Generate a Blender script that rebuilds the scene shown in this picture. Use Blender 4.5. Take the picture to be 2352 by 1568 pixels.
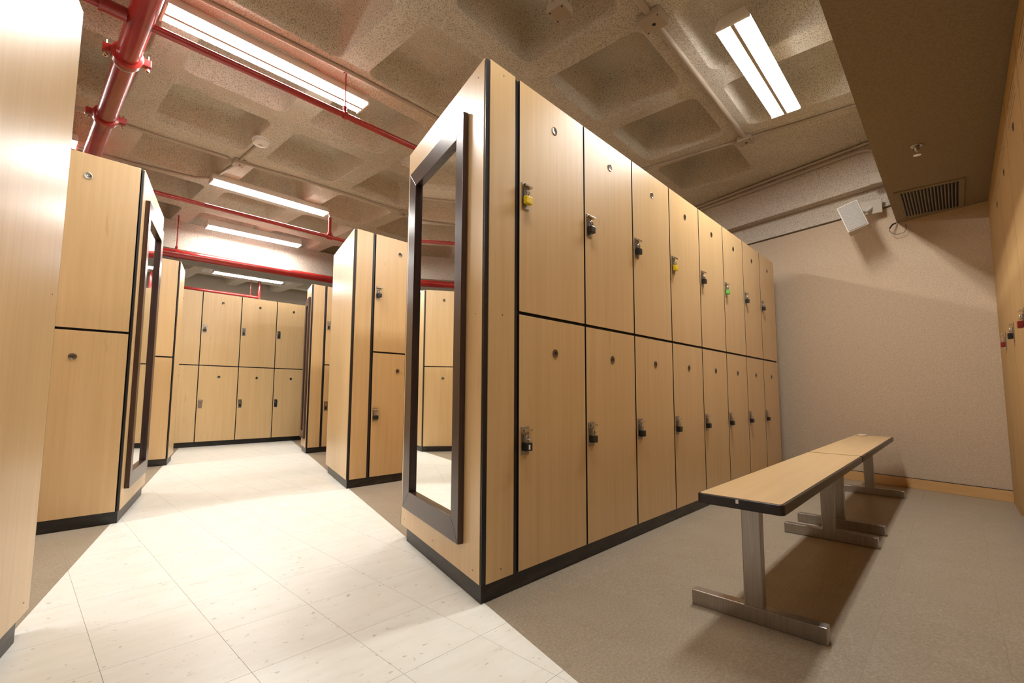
import bpy, math, random
from mathutils import Matrix, Vector
random.seed(7)
scene = bpy.context.scene
for o in list(bpy.data.objects):
    bpy.data.objects.remove(o)
col = scene.collection

# ------------------------------------------------------------------ camera
cam_d = bpy.data.cameras.new('camera')
cam = bpy.data.objects.new('camera', cam_d)
col.objects.link(cam)
RIGHT = (0.7065344, -0.7076120, 0.0097163)
UP = (-0.0698253, -0.0560430, 0.9959837)
FWD = (0.7042255, 0.7043752, 0.0890056)
m = Matrix.Identity(4)
for r in range(3):
    m[r][0], m[r][1], m[r][2] = RIGHT[r], UP[r], -FWD[r]
m.translation = (-1.18795, -1.19254, 0.72988)
cam.matrix_world = m
cam_d.sensor_width = 36.0
cam_d.lens = 1083.92 * 36.0 / 2352.0
cam_d.shift_x = 64.1 / 2352.0
cam_d.shift_y = 19.46 / 2352.0
cam_d.clip_start = 0.02
scene.camera = cam

# ------------------------------------------------------------------ world and exposure
w = bpy.data.worlds.new('world')
scene.world = w
w.use_nodes = True
w.node_tree.nodes['Background'].inputs[0].default_value = (0.9, 0.85, 0.75, 1)
w.node_tree.nodes['Background'].inputs[1].default_value = 0.02
scene.view_settings.view_transform = 'Standard'
scene.view_settings.look = 'None'
scene.view_settings.gamma = 1.0
scene.view_settings.use_curve_mapping = False
scene.view_settings.exposure = 0.85
cy = scene.cycles
cy.max_bounces = 7
cy.diffuse_bounces = 5
cy.glossy_bounces = 4
cy.caustics_reflective = False
cy.caustics_refractive = False
cy.use_adaptive_sampling = True
cy.adaptive_threshold = 0.03
cy.use_denoising = True
cy.sample_clamp_indirect = 8.0
cy.use_light_tree = False
LAMP = 52.0            # radiance of the tube-light lenses

# ------------------------------------------------------------------ measurements (metres)
K = 0.3052             # the aisle runs at this slope to the locker rows
ZB, ZM, H = 0.065, 1.040, 2.0
DW = 0.4763
CEIL = 2.90
KW = 0.28              # slope of the right wall
WALL_C = 4.21


# ------------------------------------------------------------------ materials
def mat(name, color, rough=0.5, metal=0.0, spec=0.5):
    mt = bpy.data.materials.new(name)
    mt.use_nodes = True
    b = mt.node_tree.nodes['Principled BSDF']
    b.inputs['Base Color'].default_value = (*color, 1)
    b.inputs['Roughness'].default_value = rough
    b.inputs['Metallic'].default_value = metal
    b.inputs['Specular IOR Level'].default_value = spec
    return mt


def nodes(mt):
    nt = mt.node_tree
    return nt, nt.nodes, nt.links, nt.nodes['Principled BSDF']


def coords(nt, scale, rand=0.0, kind='Object'):
    tc = nt.nodes.new('ShaderNodeTexCoord')
    mp = nt.nodes.new('ShaderNodeMapping')
    mp.inputs['Scale'].default_value = scale
    if rand:
        oi = nt.nodes.new('ShaderNodeObjectInfo')
        mul = nt.nodes.new('ShaderNodeVectorMath')
        mul.operation = 'SCALE'
        cmb = nt.nodes.new('ShaderNodeCombineXYZ')
        nt.links.new(oi.outputs['Random'], cmb.inputs[0])
        nt.links.new(oi.outputs['Random'], cmb.inputs[1])
        nt.links.new(oi.outputs['Random'], cmb.inputs[2])
        nt.links.new(cmb.outputs[0], mul.inputs[0])
        mul.inputs['Scale'].default_value = rand
        add = nt.nodes.new('ShaderNodeVectorMath')
        nt.links.new(tc.outputs[kind], add.inputs[0])
        nt.links.new(mul.outputs[0], add.inputs[1])
        nt.links.new(add.outputs[0], mp.inputs['Vector'])
    else:
        nt.links.new(tc.outputs[kind], mp.inputs['Vector'])
    return mp.outputs[0]


def noise(nt, vec, scale, detail=3.0, rough=0.55):
    n = nt.nodes.new('ShaderNodeTexNoise')
    n.inputs['Scale'].default_value = scale
    n.inputs['Detail'].default_value = detail
    n.inputs['Roughness'].default_value = rough
    nt.links.new(vec, n.inputs['Vector'])
    return n.outputs['Fac']


def ramp(nt, fac, stops):
    r = nt.nodes.new('ShaderNodeValToRGB')
    el = r.color_ramp.elements
    while len(el) < len(stops):
        el.new(0.5)
    for e, (p, c) in zip(el, stops):
        e.position = p
        e.color = (*c, 1)
    nt.links.new(fac, r.inputs[0])
    return r.outputs[0]


def mix(nt, a, b, fac, mode='MULTIPLY'):
    x = nt.nodes.new('ShaderNodeMix')
    x.data_type = 'RGBA'
    x.blend_type = mode
    if isinstance(fac, float):
        x.inputs[0].default_value = fac
    else:
        nt.links.new(fac, x.inputs[0])
    nt.links.new(a, x.inputs[6])
    nt.links.new(b, x.inputs[7])
    return x.outputs[2]


def bump(nt, fac, bsdf, strength, dist):
    b = nt.nodes.new('ShaderNodeBump')
    b.inputs['Strength'].default_value = strength
    b.inputs['Distance'].default_value = dist
    nt.links.new(fac, b.inputs['Height'])
    nt.links.new(b.outputs[0], bsdf.inputs['Normal'])


def maple(name, scale, tint=(1, 1, 1), rough=0.35, coat=0.25):
    mt = mat(name, (0.6, 0.4, 0.2), rough, 0.0, 0.75 if coat else 0.3)
    nt, nd, ln, b = nodes(mt)
    v = coords(nt, scale, 9.0)
    g = noise(nt, v, 1.0, 5.0, 0.6)
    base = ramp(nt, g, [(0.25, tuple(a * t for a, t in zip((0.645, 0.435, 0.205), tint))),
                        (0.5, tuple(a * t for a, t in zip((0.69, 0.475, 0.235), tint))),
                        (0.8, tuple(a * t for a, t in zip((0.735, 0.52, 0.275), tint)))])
    v2 = coords(nt, tuple(s * 0.16 for s in scale), 5.0)
    g2 = noise(nt, v2, 1.3, 2.0)
    tone = ramp(nt, g2, [(0.3, (0.95, 0.935, 0.91)), (0.7, (1.0, 1.0, 1.0))])
    base = mix(nt, base, tone, 1.0)
    v3 = coords(nt, tuple(s * (0.55 if s > 20 else 3.2) for s in scale), 3.0)
    g3 = noise(nt, v3, 1.0, 1.0)
    fleck = ramp(nt, g3, [(0.74, (1, 1, 1)), (0.80, (0.70, 0.58, 0.45))])
    base = mix(nt, base, fleck, 0.35)
    ln.new(base, b.inputs['Base Color'])
    b.inputs['Coat Weight'].default_value = coat
    b.inputs['Coat Roughness'].default_value = 0.27
    return mt


M = {}
M['maple'] = maple('maple_laminate', (48, 48, 1.6))
M['maple_shaded'] = maple('maple_matt_shaded', (48, 48, 1.6), (0.64, 0.58, 0.47), 0.6, 0.0)  # same maple, matt, with soffit shade and lens falloff put into the tint
M['maple_bench'] = maple('maple_bench_top', (2.2, 42, 42), (1.08, 1.10, 1.15), 0.3)
M['maple_board'] = maple('maple_baseboard', (42, 2, 42), (0.88, 0.76, 0.62), 0.4)
M['trim'] = mat('black_edge_trim', (0.014, 0.013, 0.017), 0.36)
M['gap'] = mat('black_carcass', (0.010, 0.009, 0.009), 0.6)
M['plinth'] = mat('black_plinth', (0.016, 0.013, 0.013), 0.38)
nt, nd, ln, b = nodes(M['plinth'])
ln.new(ramp(nt, noise(nt, coords(nt, (6, 6, 30)), 1.0, 3.0), [(0.45, (0.012, 0.010, 0.010)), (0.75, (0.045, 0.037, 0.032))]), b.inputs['Base Color'])
M['frame'] = mat('dark_walnut_frame', (0.030, 0.014, 0.012), 0.27)
nt, nd, ln, b = nodes(M['frame'])
ln.new(ramp(nt, noise(nt, coords(nt, (60, 60, 3)), 1.0, 3.0), [(0.3, (0.035, 0.018, 0.015)), (0.7, (0.075, 0.038, 0.030))]), b.inputs['Base Color'])
M['mirror'] = mat('mirror_glass', (0.93, 0.95, 0.93), 0.015, 1.0)
M['steel'] = mat('brushed_steel', (0.50, 0.47, 0.44), 0.30, 1.0)
nt, nd, ln, b = nodes(M['steel'])
ln.new(ramp(nt, noise(nt, coords(nt, (200, 200, 8)), 1.0, 2.0), [(0.3, (0.36, 0.33, 0.31)), (0.7, (0.44, 0.41, 0.38))]), b.inputs['Base Color'])
ln.new(ramp(nt, noise(nt, coords(nt, (3, 3, 3)), 1.0, 1.0), [(0.3, (0.30, 0.30, 0.30)), (0.7, (0.38, 0.38, 0.38))]), b.inputs['Roughness'])
M['chrome'] = mat('bright_chrome', (0.72, 0.70, 0.67), 0.16, 1.0)
M['badge'] = mat('badge_bronze', (0.22, 0.18, 0.14), 0.32, 0.9)
M['badge_pale'] = mat('badge_silver', (0.62, 0.62, 0.58), 0.3, 0.8)
M['ink'] = mat('badge_ink', (0.012, 0.011, 0.010), 0.5)
M['lock_black'] = mat('padlock_black', (0.012, 0.012, 0.012), 0.35)
M['lock_yellow'] = mat('padlock_yellow', (0.85, 0.62, 0.02), 0.35)
M['lock_green'] = mat('padlock_green', (0.16, 0.55, 0.10), 0.35)
M['lock_red'] = mat('padlock_dark_red', (0.24, 0.02, 0.02), 0.35)
M['lock_dark'] = mat('padlock_dark_bronze', (0.05, 0.04, 0.03), 0.35, 0.5)
M['white_mark'] = mat('white_mark', (0.8, 0.8, 0.8), 0.5)
M['red'] = mat('red_pipe_paint', (0.46, 0.025, 0.018), 0.27)
nt, nd, ln, b = nodes(M['red'])
ln.new(ramp(nt, noise(nt, coords(nt, (5, 5, 5)), 1.0, 4.0), [(0.3, (0.30, 0.016, 0.013)), (0.7, (0.40, 0.026, 0.020))]), b.inputs['Base Color'])
b.inputs['Coat Weight'].default_value = 0.3
M['galv'] = mat('painted_conduit', (0.47, 0.39, 0.30), 0.5)
M['concrete'] = mat('speckled_concrete', (0.45, 0.36, 0.26), 0.9, 0, 0.2)
nt, nd, ln, b = nodes(M['concrete'])
v = coords(nt, (1, 1, 1), 3.0)
f1 = noise(nt, v, 160.0, 2.0, 0.7)
c1 = ramp(nt, f1, [(0.36, (0.33, 0.295, 0.24)), (0.47, (0.71, 0.65, 0.555)), (0.66, (0.85, 0.79, 0.69))])
f2 = noise(nt, v, 3.0, 3.0)
c2 = ramp(nt, f2, [(0.3, (0.88, 0.86, 0.84)), (0.7, (1, 1, 1))])
ln.new(mix(nt, c1, c2, 1.0), b.inputs['Base Color'])
bump(nt, f1, b, 0.35, 0.004)
M['beam'] = mat('beam_concrete', (0.5, 0.45, 0.38), 0.9, 0, 0.2)
nt, nd, ln, b = nodes(M['beam'])
v = coords(nt, (1, 1, 1))
f1 = noise(nt, v, 150.0, 2.0, 0.7)
c1 = ramp(nt, f1, [(0.34, (0.22, 0.18, 0.14)), (0.46, (0.56, 0.49, 0.41)), (0.66, (0.66, 0.59, 0.50))])
ln.new(c1, b.inputs['Base Color'])
bump(nt, f1, b, 0.3, 0.004)
M['wall'] = mat('painted_wall', (0.62, 0.47, 0.36), 0.85, 0, 0.25)
nt, nd, ln, b = nodes(M['wall'])
v = coords(nt, (1, 1, 1))
f1 = noise(nt, v, 130.0, 2.0)
ln.new(ramp(nt, f1, [(0.35, (0.47, 0.36, 0.255)), (0.65, (0.575, 0.45, 0.325))]), b.inputs['Base Color'])
bump(nt, f1, b, 0.3, 0.004)
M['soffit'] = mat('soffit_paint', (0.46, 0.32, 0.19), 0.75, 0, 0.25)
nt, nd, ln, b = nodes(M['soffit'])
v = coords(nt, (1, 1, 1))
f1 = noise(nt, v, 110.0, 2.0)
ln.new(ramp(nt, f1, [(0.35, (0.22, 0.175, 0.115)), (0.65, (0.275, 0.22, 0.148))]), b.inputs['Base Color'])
M['vinyl'] = mat('white_vinyl_tile', (0.8, 0.78, 0.7), 0.34, 0.0, 0.4)
nt, nd, ln, b = nodes(M['vinyl'])
v = coords(nt, (3.5, 16, 1), 11.0)
vein = noise(nt, v, 1.6, 6.0, 0.68)
cv = ramp(nt, vein, [(0.26, (0.68, 0.665, 0.60)), (0.36, (0.80, 0.80, 0.755)), (0.60, (0.84, 0.845, 0.80))])
fl = noise(nt, coords(nt, (1, 1.6, 1), 7.0), 34.0, 2.0)
cf = ramp(nt, fl, [(0.26, (0.42, 0.37, 0.30)), (0.32, (1, 1, 1))])
pt = noise(nt, coords(nt, (1, 1, 1), 0.0, 'Generated'), 2.2, 2.0)
cp = ramp(nt, pt, [(0.3, (0.97, 0.955, 0.92)), (0.7, (1, 1, 1))])
ln.new(mix(nt, mix(nt, cv, cf, 0.55), cp, 1.0), b.inputs['Base Color'])
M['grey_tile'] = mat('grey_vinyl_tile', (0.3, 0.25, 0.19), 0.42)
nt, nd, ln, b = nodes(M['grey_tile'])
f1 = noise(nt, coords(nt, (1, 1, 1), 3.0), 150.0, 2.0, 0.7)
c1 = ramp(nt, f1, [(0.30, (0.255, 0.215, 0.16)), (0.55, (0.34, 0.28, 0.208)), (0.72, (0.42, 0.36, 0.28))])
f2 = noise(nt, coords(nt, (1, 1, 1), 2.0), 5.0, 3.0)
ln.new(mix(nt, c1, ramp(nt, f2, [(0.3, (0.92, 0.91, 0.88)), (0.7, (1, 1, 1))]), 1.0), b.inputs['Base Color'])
M['grout'] = mat('tile_joint', (0.30, 0.265, 0.21), 0.8)
M['white_metal'] = mat('white_fixture_paint', (0.83, 0.80, 0.75), 0.4)
M['speaker'] = mat('speaker_white', (0.58, 0.53, 0.47), 0.5)
M['speaker_grille'] = mat('speaker_grille_grey', (0.42, 0.37, 0.32), 0.6)
nt, nd, ln, b = nodes(M['speaker_grille'])
ln.new(ramp(nt, noise(nt, coords(nt, (1, 1, 1)), 260.0, 1.0), [(0.4, (0.24, 0.215, 0.19)), (0.6, (0.33, 0.30, 0.265))]), b.inputs['Base Color'])
M['dark_void'] = mat('vent_void', (0.012, 0.010, 0.008), 0.9)
M['bench_edge'] = mat('bench_edge_band', (0.022, 0.018, 0.020), 0.35)
nt, nd, ln, b = nodes(M['bench_edge'])
ln.new(ramp(nt, noise(nt, coords(nt, (9, 9, 16)), 1.0, 4.0), [(0.62, (0.020, 0.015, 0.016)), (0.70, (0.05, 0.04, 0.035)), (0.80, (0.30, 0.27, 0.24))]), b.inputs['Base Color'])
M['cable'] = mat('black_cable', (0.015, 0.013, 0.012), 0.5)
M['pale'] = mat('pale_plastic', (0.72, 0.62, 0.52), 0.35)
M['lens'] = bpy.data.materials.new('lamp_lens')
M['lens'].use_nodes = True
nt = M['lens'].node_tree
b = nt.nodes['Principled BSDF']
b.inputs['Base Color'].default_value = (0.9, 0.9, 0.88, 1)
b.inputs['Emission Color'].default_value = (1.0, 0.975, 0.93, 1)
b.inputs['Emission Strength'].default_value = LAMP

M['lens_edge'] = M['lens'].copy()
M['lens_edge'].name = 'lamp_lens_edge'
M['lens_edge'].node_tree.nodes['Principled BSDF'].inputs['Emission Strength'].default_value = LAMP * 0.36
M['lens_dim'] = M['lens'].copy()          # dimmer lens, turned down for the unseen light over the near bench end
M['lens_dim'].name = 'lamp_lens_dim'
M['lens_dim'].node_tree.nodes['Principled BSDF'].inputs['Emission Strength'].default_value = LAMP * 0.42


# ------------------------------------------------------------------ geometry helpers
class MB:
    def __init__(s):
        s.v, s.f = [], []

    def add(s, vs, fs):
        n = len(s.v)
        s.v += [tuple(p) for p in vs]
        s.f += [tuple(i + n for i in f) for f in fs]
        return s

    def box(s, x0, x1, y0, y1, z0, z1):
        return s.prism([(x0, y0), (x1, y0), (x1, y1), (x0, y1)], z0, z1)

    def prism(s, poly, z0, z1):
        a = sum(poly[i][0] * poly[(i + 1) % len(poly)][1] - poly[(i + 1) % len(poly)][0] * poly[i][1] for i in range(len(poly)))
        if a < 0:
            poly = poly[::-1]
        n = len(poly)
        vs = [(x, y, z0) for x, y in poly] + [(x, y, z1) for x, y in poly]
        fs = [tuple(range(n))[::-1], tuple(range(n, 2 * n))]
        fs += [(i, (i + 1) % n, n + (i + 1) % n, n + i) for i in range(n)]
        return s.add(vs, fs)

    def tube(s, path, r, n=12, caps=True):
        path = [Vector(p) for p in path]
        rr = r if isinstance(r, (list, tuple)) else [r] * len(path)
        vs, fs = [], []
        prev = None
        for i, p in enumerate(path):
            if i == 0:
                t = path[1] - p
            elif i == len(path) - 1:
                t = p - path[i - 1]
            else:
                t = (path[i + 1] - p).normalized() + (p - path[i - 1]).normalized()
            t.normalize()
            if prev is None:
                a = Vector((0, 0, 1)) if abs(t.z) < 0.9 else Vector((1, 0, 0))
                u = t.cross(a).normalized()
            else:
                u = (prev - t * prev.dot(t)).normalized()
            prev = u
            q = t.cross(u)
            for j in range(n):
                an = 2 * math.pi * j / n
                vs.append(p + (u * math.cos(an) + q * math.sin(an)) * rr[i])
        for i in range(len(path) - 1):
            for j in range(n):
                fs.append((i * n + j, i * n + (j + 1) % n, (i + 1) * n + (j + 1) % n, (i + 1) * n + j))
        if caps:
            fs.append(tuple(range(n))[::-1])
            fs.append(tuple(range((len(path) - 1) * n, len(path) * n)))
        return s.add(vs, fs)

    def lathe(s, prof, c=(0, 0, 0), n=20):
        """prof: (radius, z) pairs, turned round the z axis through c"""
        vs, fs = [], []
        for r, z in prof:
            for j in range(n):
                an = 2 * math.pi * j / n
                vs.append((c[0] + r * math.cos(an), c[1] + r * math.sin(an), c[2] + z))
        for i in range(len(prof) - 1):
            for j in range(n):
                fs.append((i * n + j, i * n + (j + 1) % n, (i + 1) * n + (j + 1) % n, (i + 1) * n + j))
        fs.append(tuple(range(n))[::-1])
        fs.append(tuple(range((len(prof) - 1) * n, len(prof) * n)))
        return s.add(vs, fs)

    def mesh(s, name, m, smooth=False):
        me = bpy.data.meshes.new(name)
        me.from_pydata(s.v, [], s.f)
        me.update()
        if m is not None:
            me.materials.append(m)
        if smooth:
            me.polygons.foreach_set('use_smooth', [True] * len(me.polygons))
            me.set_sharp_from_angle(angle=0.7)
        return me

    def build(s, name, m, parent=None, smooth=False, bevel=0.0):
        o = bpy.data.objects.new(name, s.mesh(name, m, smooth))
        col.objects.link(o)
        if parent is not None:
            o.parent = parent
        if bevel:
            bv = o.modifiers.new('bevel', 'BEVEL')
            bv.width = bevel
            bv.segments = 2
            bv.limit_method = 'ANGLE'
        return o


def tag(o, label=None, cat=None, group=None, kind=None):
    if label:
        o['label'] = label
    if cat:
        o['category'] = cat
    if group:
        o['group'] = group
    if kind:
        o['kind'] = kind
    return o


def thing(name, loc, label, cat, group=None, rz=0.0):
    o = bpy.data.objects.new(name, None)
    o.empty_display_size = 0.1
    col.objects.link(o)
    o.location = loc
    o.rotation_euler = (0, 0, rz)
    return tag(o, label, cat, group)


def copy_tree(o, parent=None):
    c = o.copy()
    col.objects.link(c)
    c.parent = parent
    for ch in list(o.children):
        copy_tree(ch, c)
    return c


def text_mesh(body, size):
    cu = bpy.data.curves.new('digits', 'FONT')
    cu.body = body
    cu.size = size
    cu.align_x = 'CENTER'
    cu.align_y = 'CENTER'
    cu.extrude = 0.0004
    cu.resolution_u = 3
    o = bpy.data.objects.new('digits_tmp', cu)
    col.objects.link(o)
    dg = bpy.context.evaluated_depsgraph_get()
    me = bpy.data.meshes.new_from_object(o.evaluated_get(dg))
    bpy.data.objects.remove(o)
    me.materials.clear()
    me.materials.append(M['ink'])
    return me


def clip(poly, a, b, c):
    """keep the part of poly with a*x + b*y + c >= 0"""
    out = []
    for i in range(len(poly)):
        p, q = poly[i], poly[(i + 1) % len(poly)]
        dp, dq = a * p[0] + b * p[1] + c, a * q[0] + b * q[1] + c
        if dp >= 0:
            out.append(p)
        if (dp >= 0) != (dq >= 0):
            t = dp / (dp - dq)
            out.append((p[0] + (q[0] - p[0]) * t, p[1] + (q[1] - p[1]) * t))
    return out


def area(poly):
    return 0.5 * abs(sum(poly[i][0] * poly[(i + 1) % len(poly)][1] - poly[(i + 1) % len(poly)][0] * poly[i][1] for i in range(len(poly))))


# ------------------------------------------------------------------ floor
X0, Y0, Y1 = -5.2, -1.90, 9.4
floor = MB().prism([(X0, Y0), (WALL_C + KW * Y0 + .1, Y0), (WALL_C + KW * Y1 + .1, Y1), (X0, Y1)], -0.12, -0.004).build('floor', M['grout'])
tag(floor, 'white and grey vinyl tiled floor', None, None, 'structure')
T, TX, TY = 0.279, -0.972, -0.136
WL, WR = -1.392, 0.026
far_white, far_grey = MB(), MB()


def shrink(poly, d=0.0004):
    n = len(poly)
    a = sum(poly[i][0] * poly[(i + 1) % n][1] - poly[(i + 1) % n][0] * poly[i][1] for i in range(n))
    if a < 0:
        poly = poly[::-1]
    out = list(poly)
    res = out
    for i in range(n):
        p, q = poly[i], poly[(i + 1) % n]
        ex, ey = q[0] - p[0], q[1] - p[1]
        L = math.hypot(ex, ey)
        if L < 1e-6:
            continue
        nx, ny = -ey / L, ex / L
        res = clip(res, nx, ny, -(nx * p[0] + ny * p[1]) - d)
        if len(res) < 3:
            return []
    return res


full_tile = None
for i in range(-16, 26):
    for j in range(-7, 34):
        cx0, cy0 = TX + i * T, TY + j * T
        sq = [(cx0, cy0), (cx0 + T, cy0), (cx0 + T, cy0 + T), (cx0, cy0 + T)]
        sq = clip(sq, -1, KW, WALL_C + 0.02)
        sq = clip(sq, 1, 0, -X0) if len(sq) > 2 else sq
        sq = clip(sq, 0, 1, -Y0) if len(sq) > 2 else sq
        sq = clip(sq, 0, -1, Y1) if len(sq) > 2 else sq
        if len(sq) < 3:
            continue
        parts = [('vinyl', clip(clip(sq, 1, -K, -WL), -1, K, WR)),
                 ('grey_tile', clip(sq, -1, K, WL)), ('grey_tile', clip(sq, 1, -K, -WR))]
        for mk, pl in parts:
            if len(pl) < 3 or area(pl) < 2e-4:
                continue
            pl = shrink(pl, 0.0005 if mk == 'vinyl' else 0.00012)
            if len(pl) < 3:
                continue
            mx = sum(p[0] for p in pl) / len(pl)
            my = sum(p[1] for p in pl) / len(pl)
            near_white = mk == 'vinyl' and my < 5.70 and my > -1.3
            near_grey = mk == 'grey_tile' and ((mx > -0.1 and -1.45 < my < 0.05) or (mx > 0.2 and mx < 1.9 and 0.75 < my < 2.1)
                                               or (-1.9 < mx and 0.8 < my < 2.15 and mx < 0.2))
            if near_white or near_grey:
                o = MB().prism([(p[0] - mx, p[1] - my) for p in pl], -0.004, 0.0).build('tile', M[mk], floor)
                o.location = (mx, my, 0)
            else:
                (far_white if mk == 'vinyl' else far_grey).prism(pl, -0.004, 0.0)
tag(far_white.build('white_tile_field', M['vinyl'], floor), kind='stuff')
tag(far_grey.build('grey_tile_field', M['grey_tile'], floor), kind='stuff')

# ------------------------------------------------------------------ ceiling: waffle slab
TH = 0.02
GO = (0.33, -0.085)
MX, MY = 0.892, 0.874
ct, st = math.cos(TH), math.sin(TH)
ceiling = MB().prism([(X0 - 1, Y0 - .5), (9, Y0 - .5), (9, Y1 + .6), (X0 - 1, Y1 + .6)], CEIL + 0.34, CEIL + 0.40).build('ceiling', M['concrete'])
tag(ceiling, 'speckled concrete waffle-slab ceiling', None, None, 'structure')


def coffer_mesh():
    hx, hy = MX / 2 - 0.098, MY / 2 - 0.095
    R0, NA = 0.075, 7

    def loop(dx, z):
        pts = []
        r = max(R0 - dx * 0.2, 0.02)
        for cx, cy, a0 in ((1, 1, 0), (-1, 1, 90), (-1, -1, 180), (1, -1, 270)):
            for k in range(NA):
                a = math.radians(a0 + 90 * k / (NA - 1))
                pts.append((cx * (hx - dx - r) + r * math.cos(a), cy * (hy - dx - r) + r * math.sin(a), z))
        return pts
    outer = []
    for q, (cx, cy) in enumerate(((1, 1), (-1, 1), (-1, -1), (1, -1))):
        base = loop(0, 0)
        for k in range(NA):
            x, y, _ = base[q * NA + k]
            half = NA // 2
            if k == half:
                outer.append((cx * MX / 2, cy * MY / 2, 0))
            elif (k < half) == (q % 2 == 0):
                outer.append((cx * MX / 2, y, 0))
            else:
                outer.append((x, cy * MY / 2, 0))
    loops = [outer, loop(-0.007, 0.0), loop(-0.002, 0.002), loop(0.002, 0.008), loop(0.048, 0.235), loop(0.062, 0.268), loop(0.10, 0.285)]
    n = 4 * NA
    mb = MB()
    vs = [p for l in loops for p in l]
    fs = []
    for a in range(len(loops) - 1):
        for j in range(n):
            fs.append((a * n + j, a * n + (j + 1) % n, (a + 1) * n + (j + 1) % n, (a + 1) * n + j))
    fs.append(tuple(range((len(loops) - 1) * n, len(loops) * n)))
    mb.add(vs, fs)
    me = mb.mesh('coffer', M['concrete'])
    me.polygons.foreach_set('use_smooth', [False] * n + [True] * (len(me.polygons) - n))
    return me


cof = coffer_mesh()
flat = MB().box(-MX / 2, MX / 2, -MY / 2, MY / 2, 0.0, 0.02).mesh('flat_cell', M['concrete'])
for k in range(-7, 8):
    for j in range(-3, 12):
        u, v_ = (k + .5) * MX, (j + .5) * MY
        x, y = GO[0] + u * ct - v_ * st, GO[1] + u * st + v_ * ct
        if x < X0 - .5 or x > WALL_C + KW * y + .8 or y > Y1 + .5:
            continue
        solid = (x + MX / 2 > WALL_C - 0.02 + KW * (y - MY / 2)) or (k >= 3 and j <= -1) or y < -1.35
        if abs(y - 6.1) < 0.30:
            solid = True
        o = bpy.data.objects.new('flat_cell' if solid else 'coffer', flat if solid else cof)
        col.objects.link(o)
        o.parent = ceiling
        o.location = (x, y, CEIL)
        o.rotation_euler = (0, 0, TH)


def skew_prism(c0, c1, y0, y1, z0, z1, k=KW):
    return MB().prism([(c0 + k * y0, y0), (c1 + k * y0, y0), (c1 + k * y1, y1), (c0 + k * y1, y1)], z0, z1)


# beam along the right wall, in two steps, and the beam across the aisle
skew_prism(4.075, 4.6, Y0, Y1, 2.515, CEIL + 0.01).build('beam', M['beam'], ceiling)
skew_prism(4.195, 4.6, Y0, Y1, 2.335, 2.515).build('beam_ledge', M['beam'], ceiling)
MB().prism([(X0, 6.02), (7.2, 5.60), (7.2, 6.42), (X0, 6.84)], 2.535, CEIL + 0.005).build('beam', M['beam'], ceiling)

# walls
wr = skew_prism(WALL_C, WALL_C + .35, Y0 - .2, Y1, -0.05, 2.322).build('wall_right', M['wall'])
tag(wr, 'cream textured end wall behind the benches', None, None, 'structure')
skew_prism(WALL_C + .03, WALL_C + .35, Y0 - .2, Y1, 2.322, 2.336).build('wall_groove', M['soffit'], wr)
tag(MB().box(X0 - .2, 7.4, Y1, Y1 + .2, -0.05, 3.2).build('wall_back', M['beam']), 'pale grey wall seen above the farthest lockers', None, None, 'structure')
tag(MB().box(X0 - .2, X0, Y0 - .2, Y1, -0.05, 3.2).build('wall_left', M['wall']), 'cream wall beyond the left rows', None, None, 'structure')
tag(MB().box(X0, 4.4, Y0 - .2, Y0, -0.05, 3.2).build('wall_front', M['wall']), 'cream wall behind the right-hand lockers', None, None, 'structure')
bb = skew_prism(WALL_C - .014, WALL_C, -1.43, 0.6, 0.001, 0.078).build('baseboard_right', M['maple_board'])
tag(bb, 'varnished wooden baseboard along the end wall', None, None, 'structure')
skew_prism(WALL_C - .010, WALL_C, -1.43, 0.6, 0.078, 0.082).build('top_gap_shadow', M['gap'], bb)  # black strip: the thin shadow along the board top, put in as colour

# dropped soffit over the right-hand lockers
SZ, SY = 2.17, -0.915
xe = WALL_C + KW * SY
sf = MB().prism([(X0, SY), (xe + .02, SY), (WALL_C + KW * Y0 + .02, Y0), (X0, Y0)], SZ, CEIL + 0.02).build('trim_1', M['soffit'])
tag(sf, 'tan plasterboard soffit dropped over the right-hand lockers', None, None, 'structure')

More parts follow.
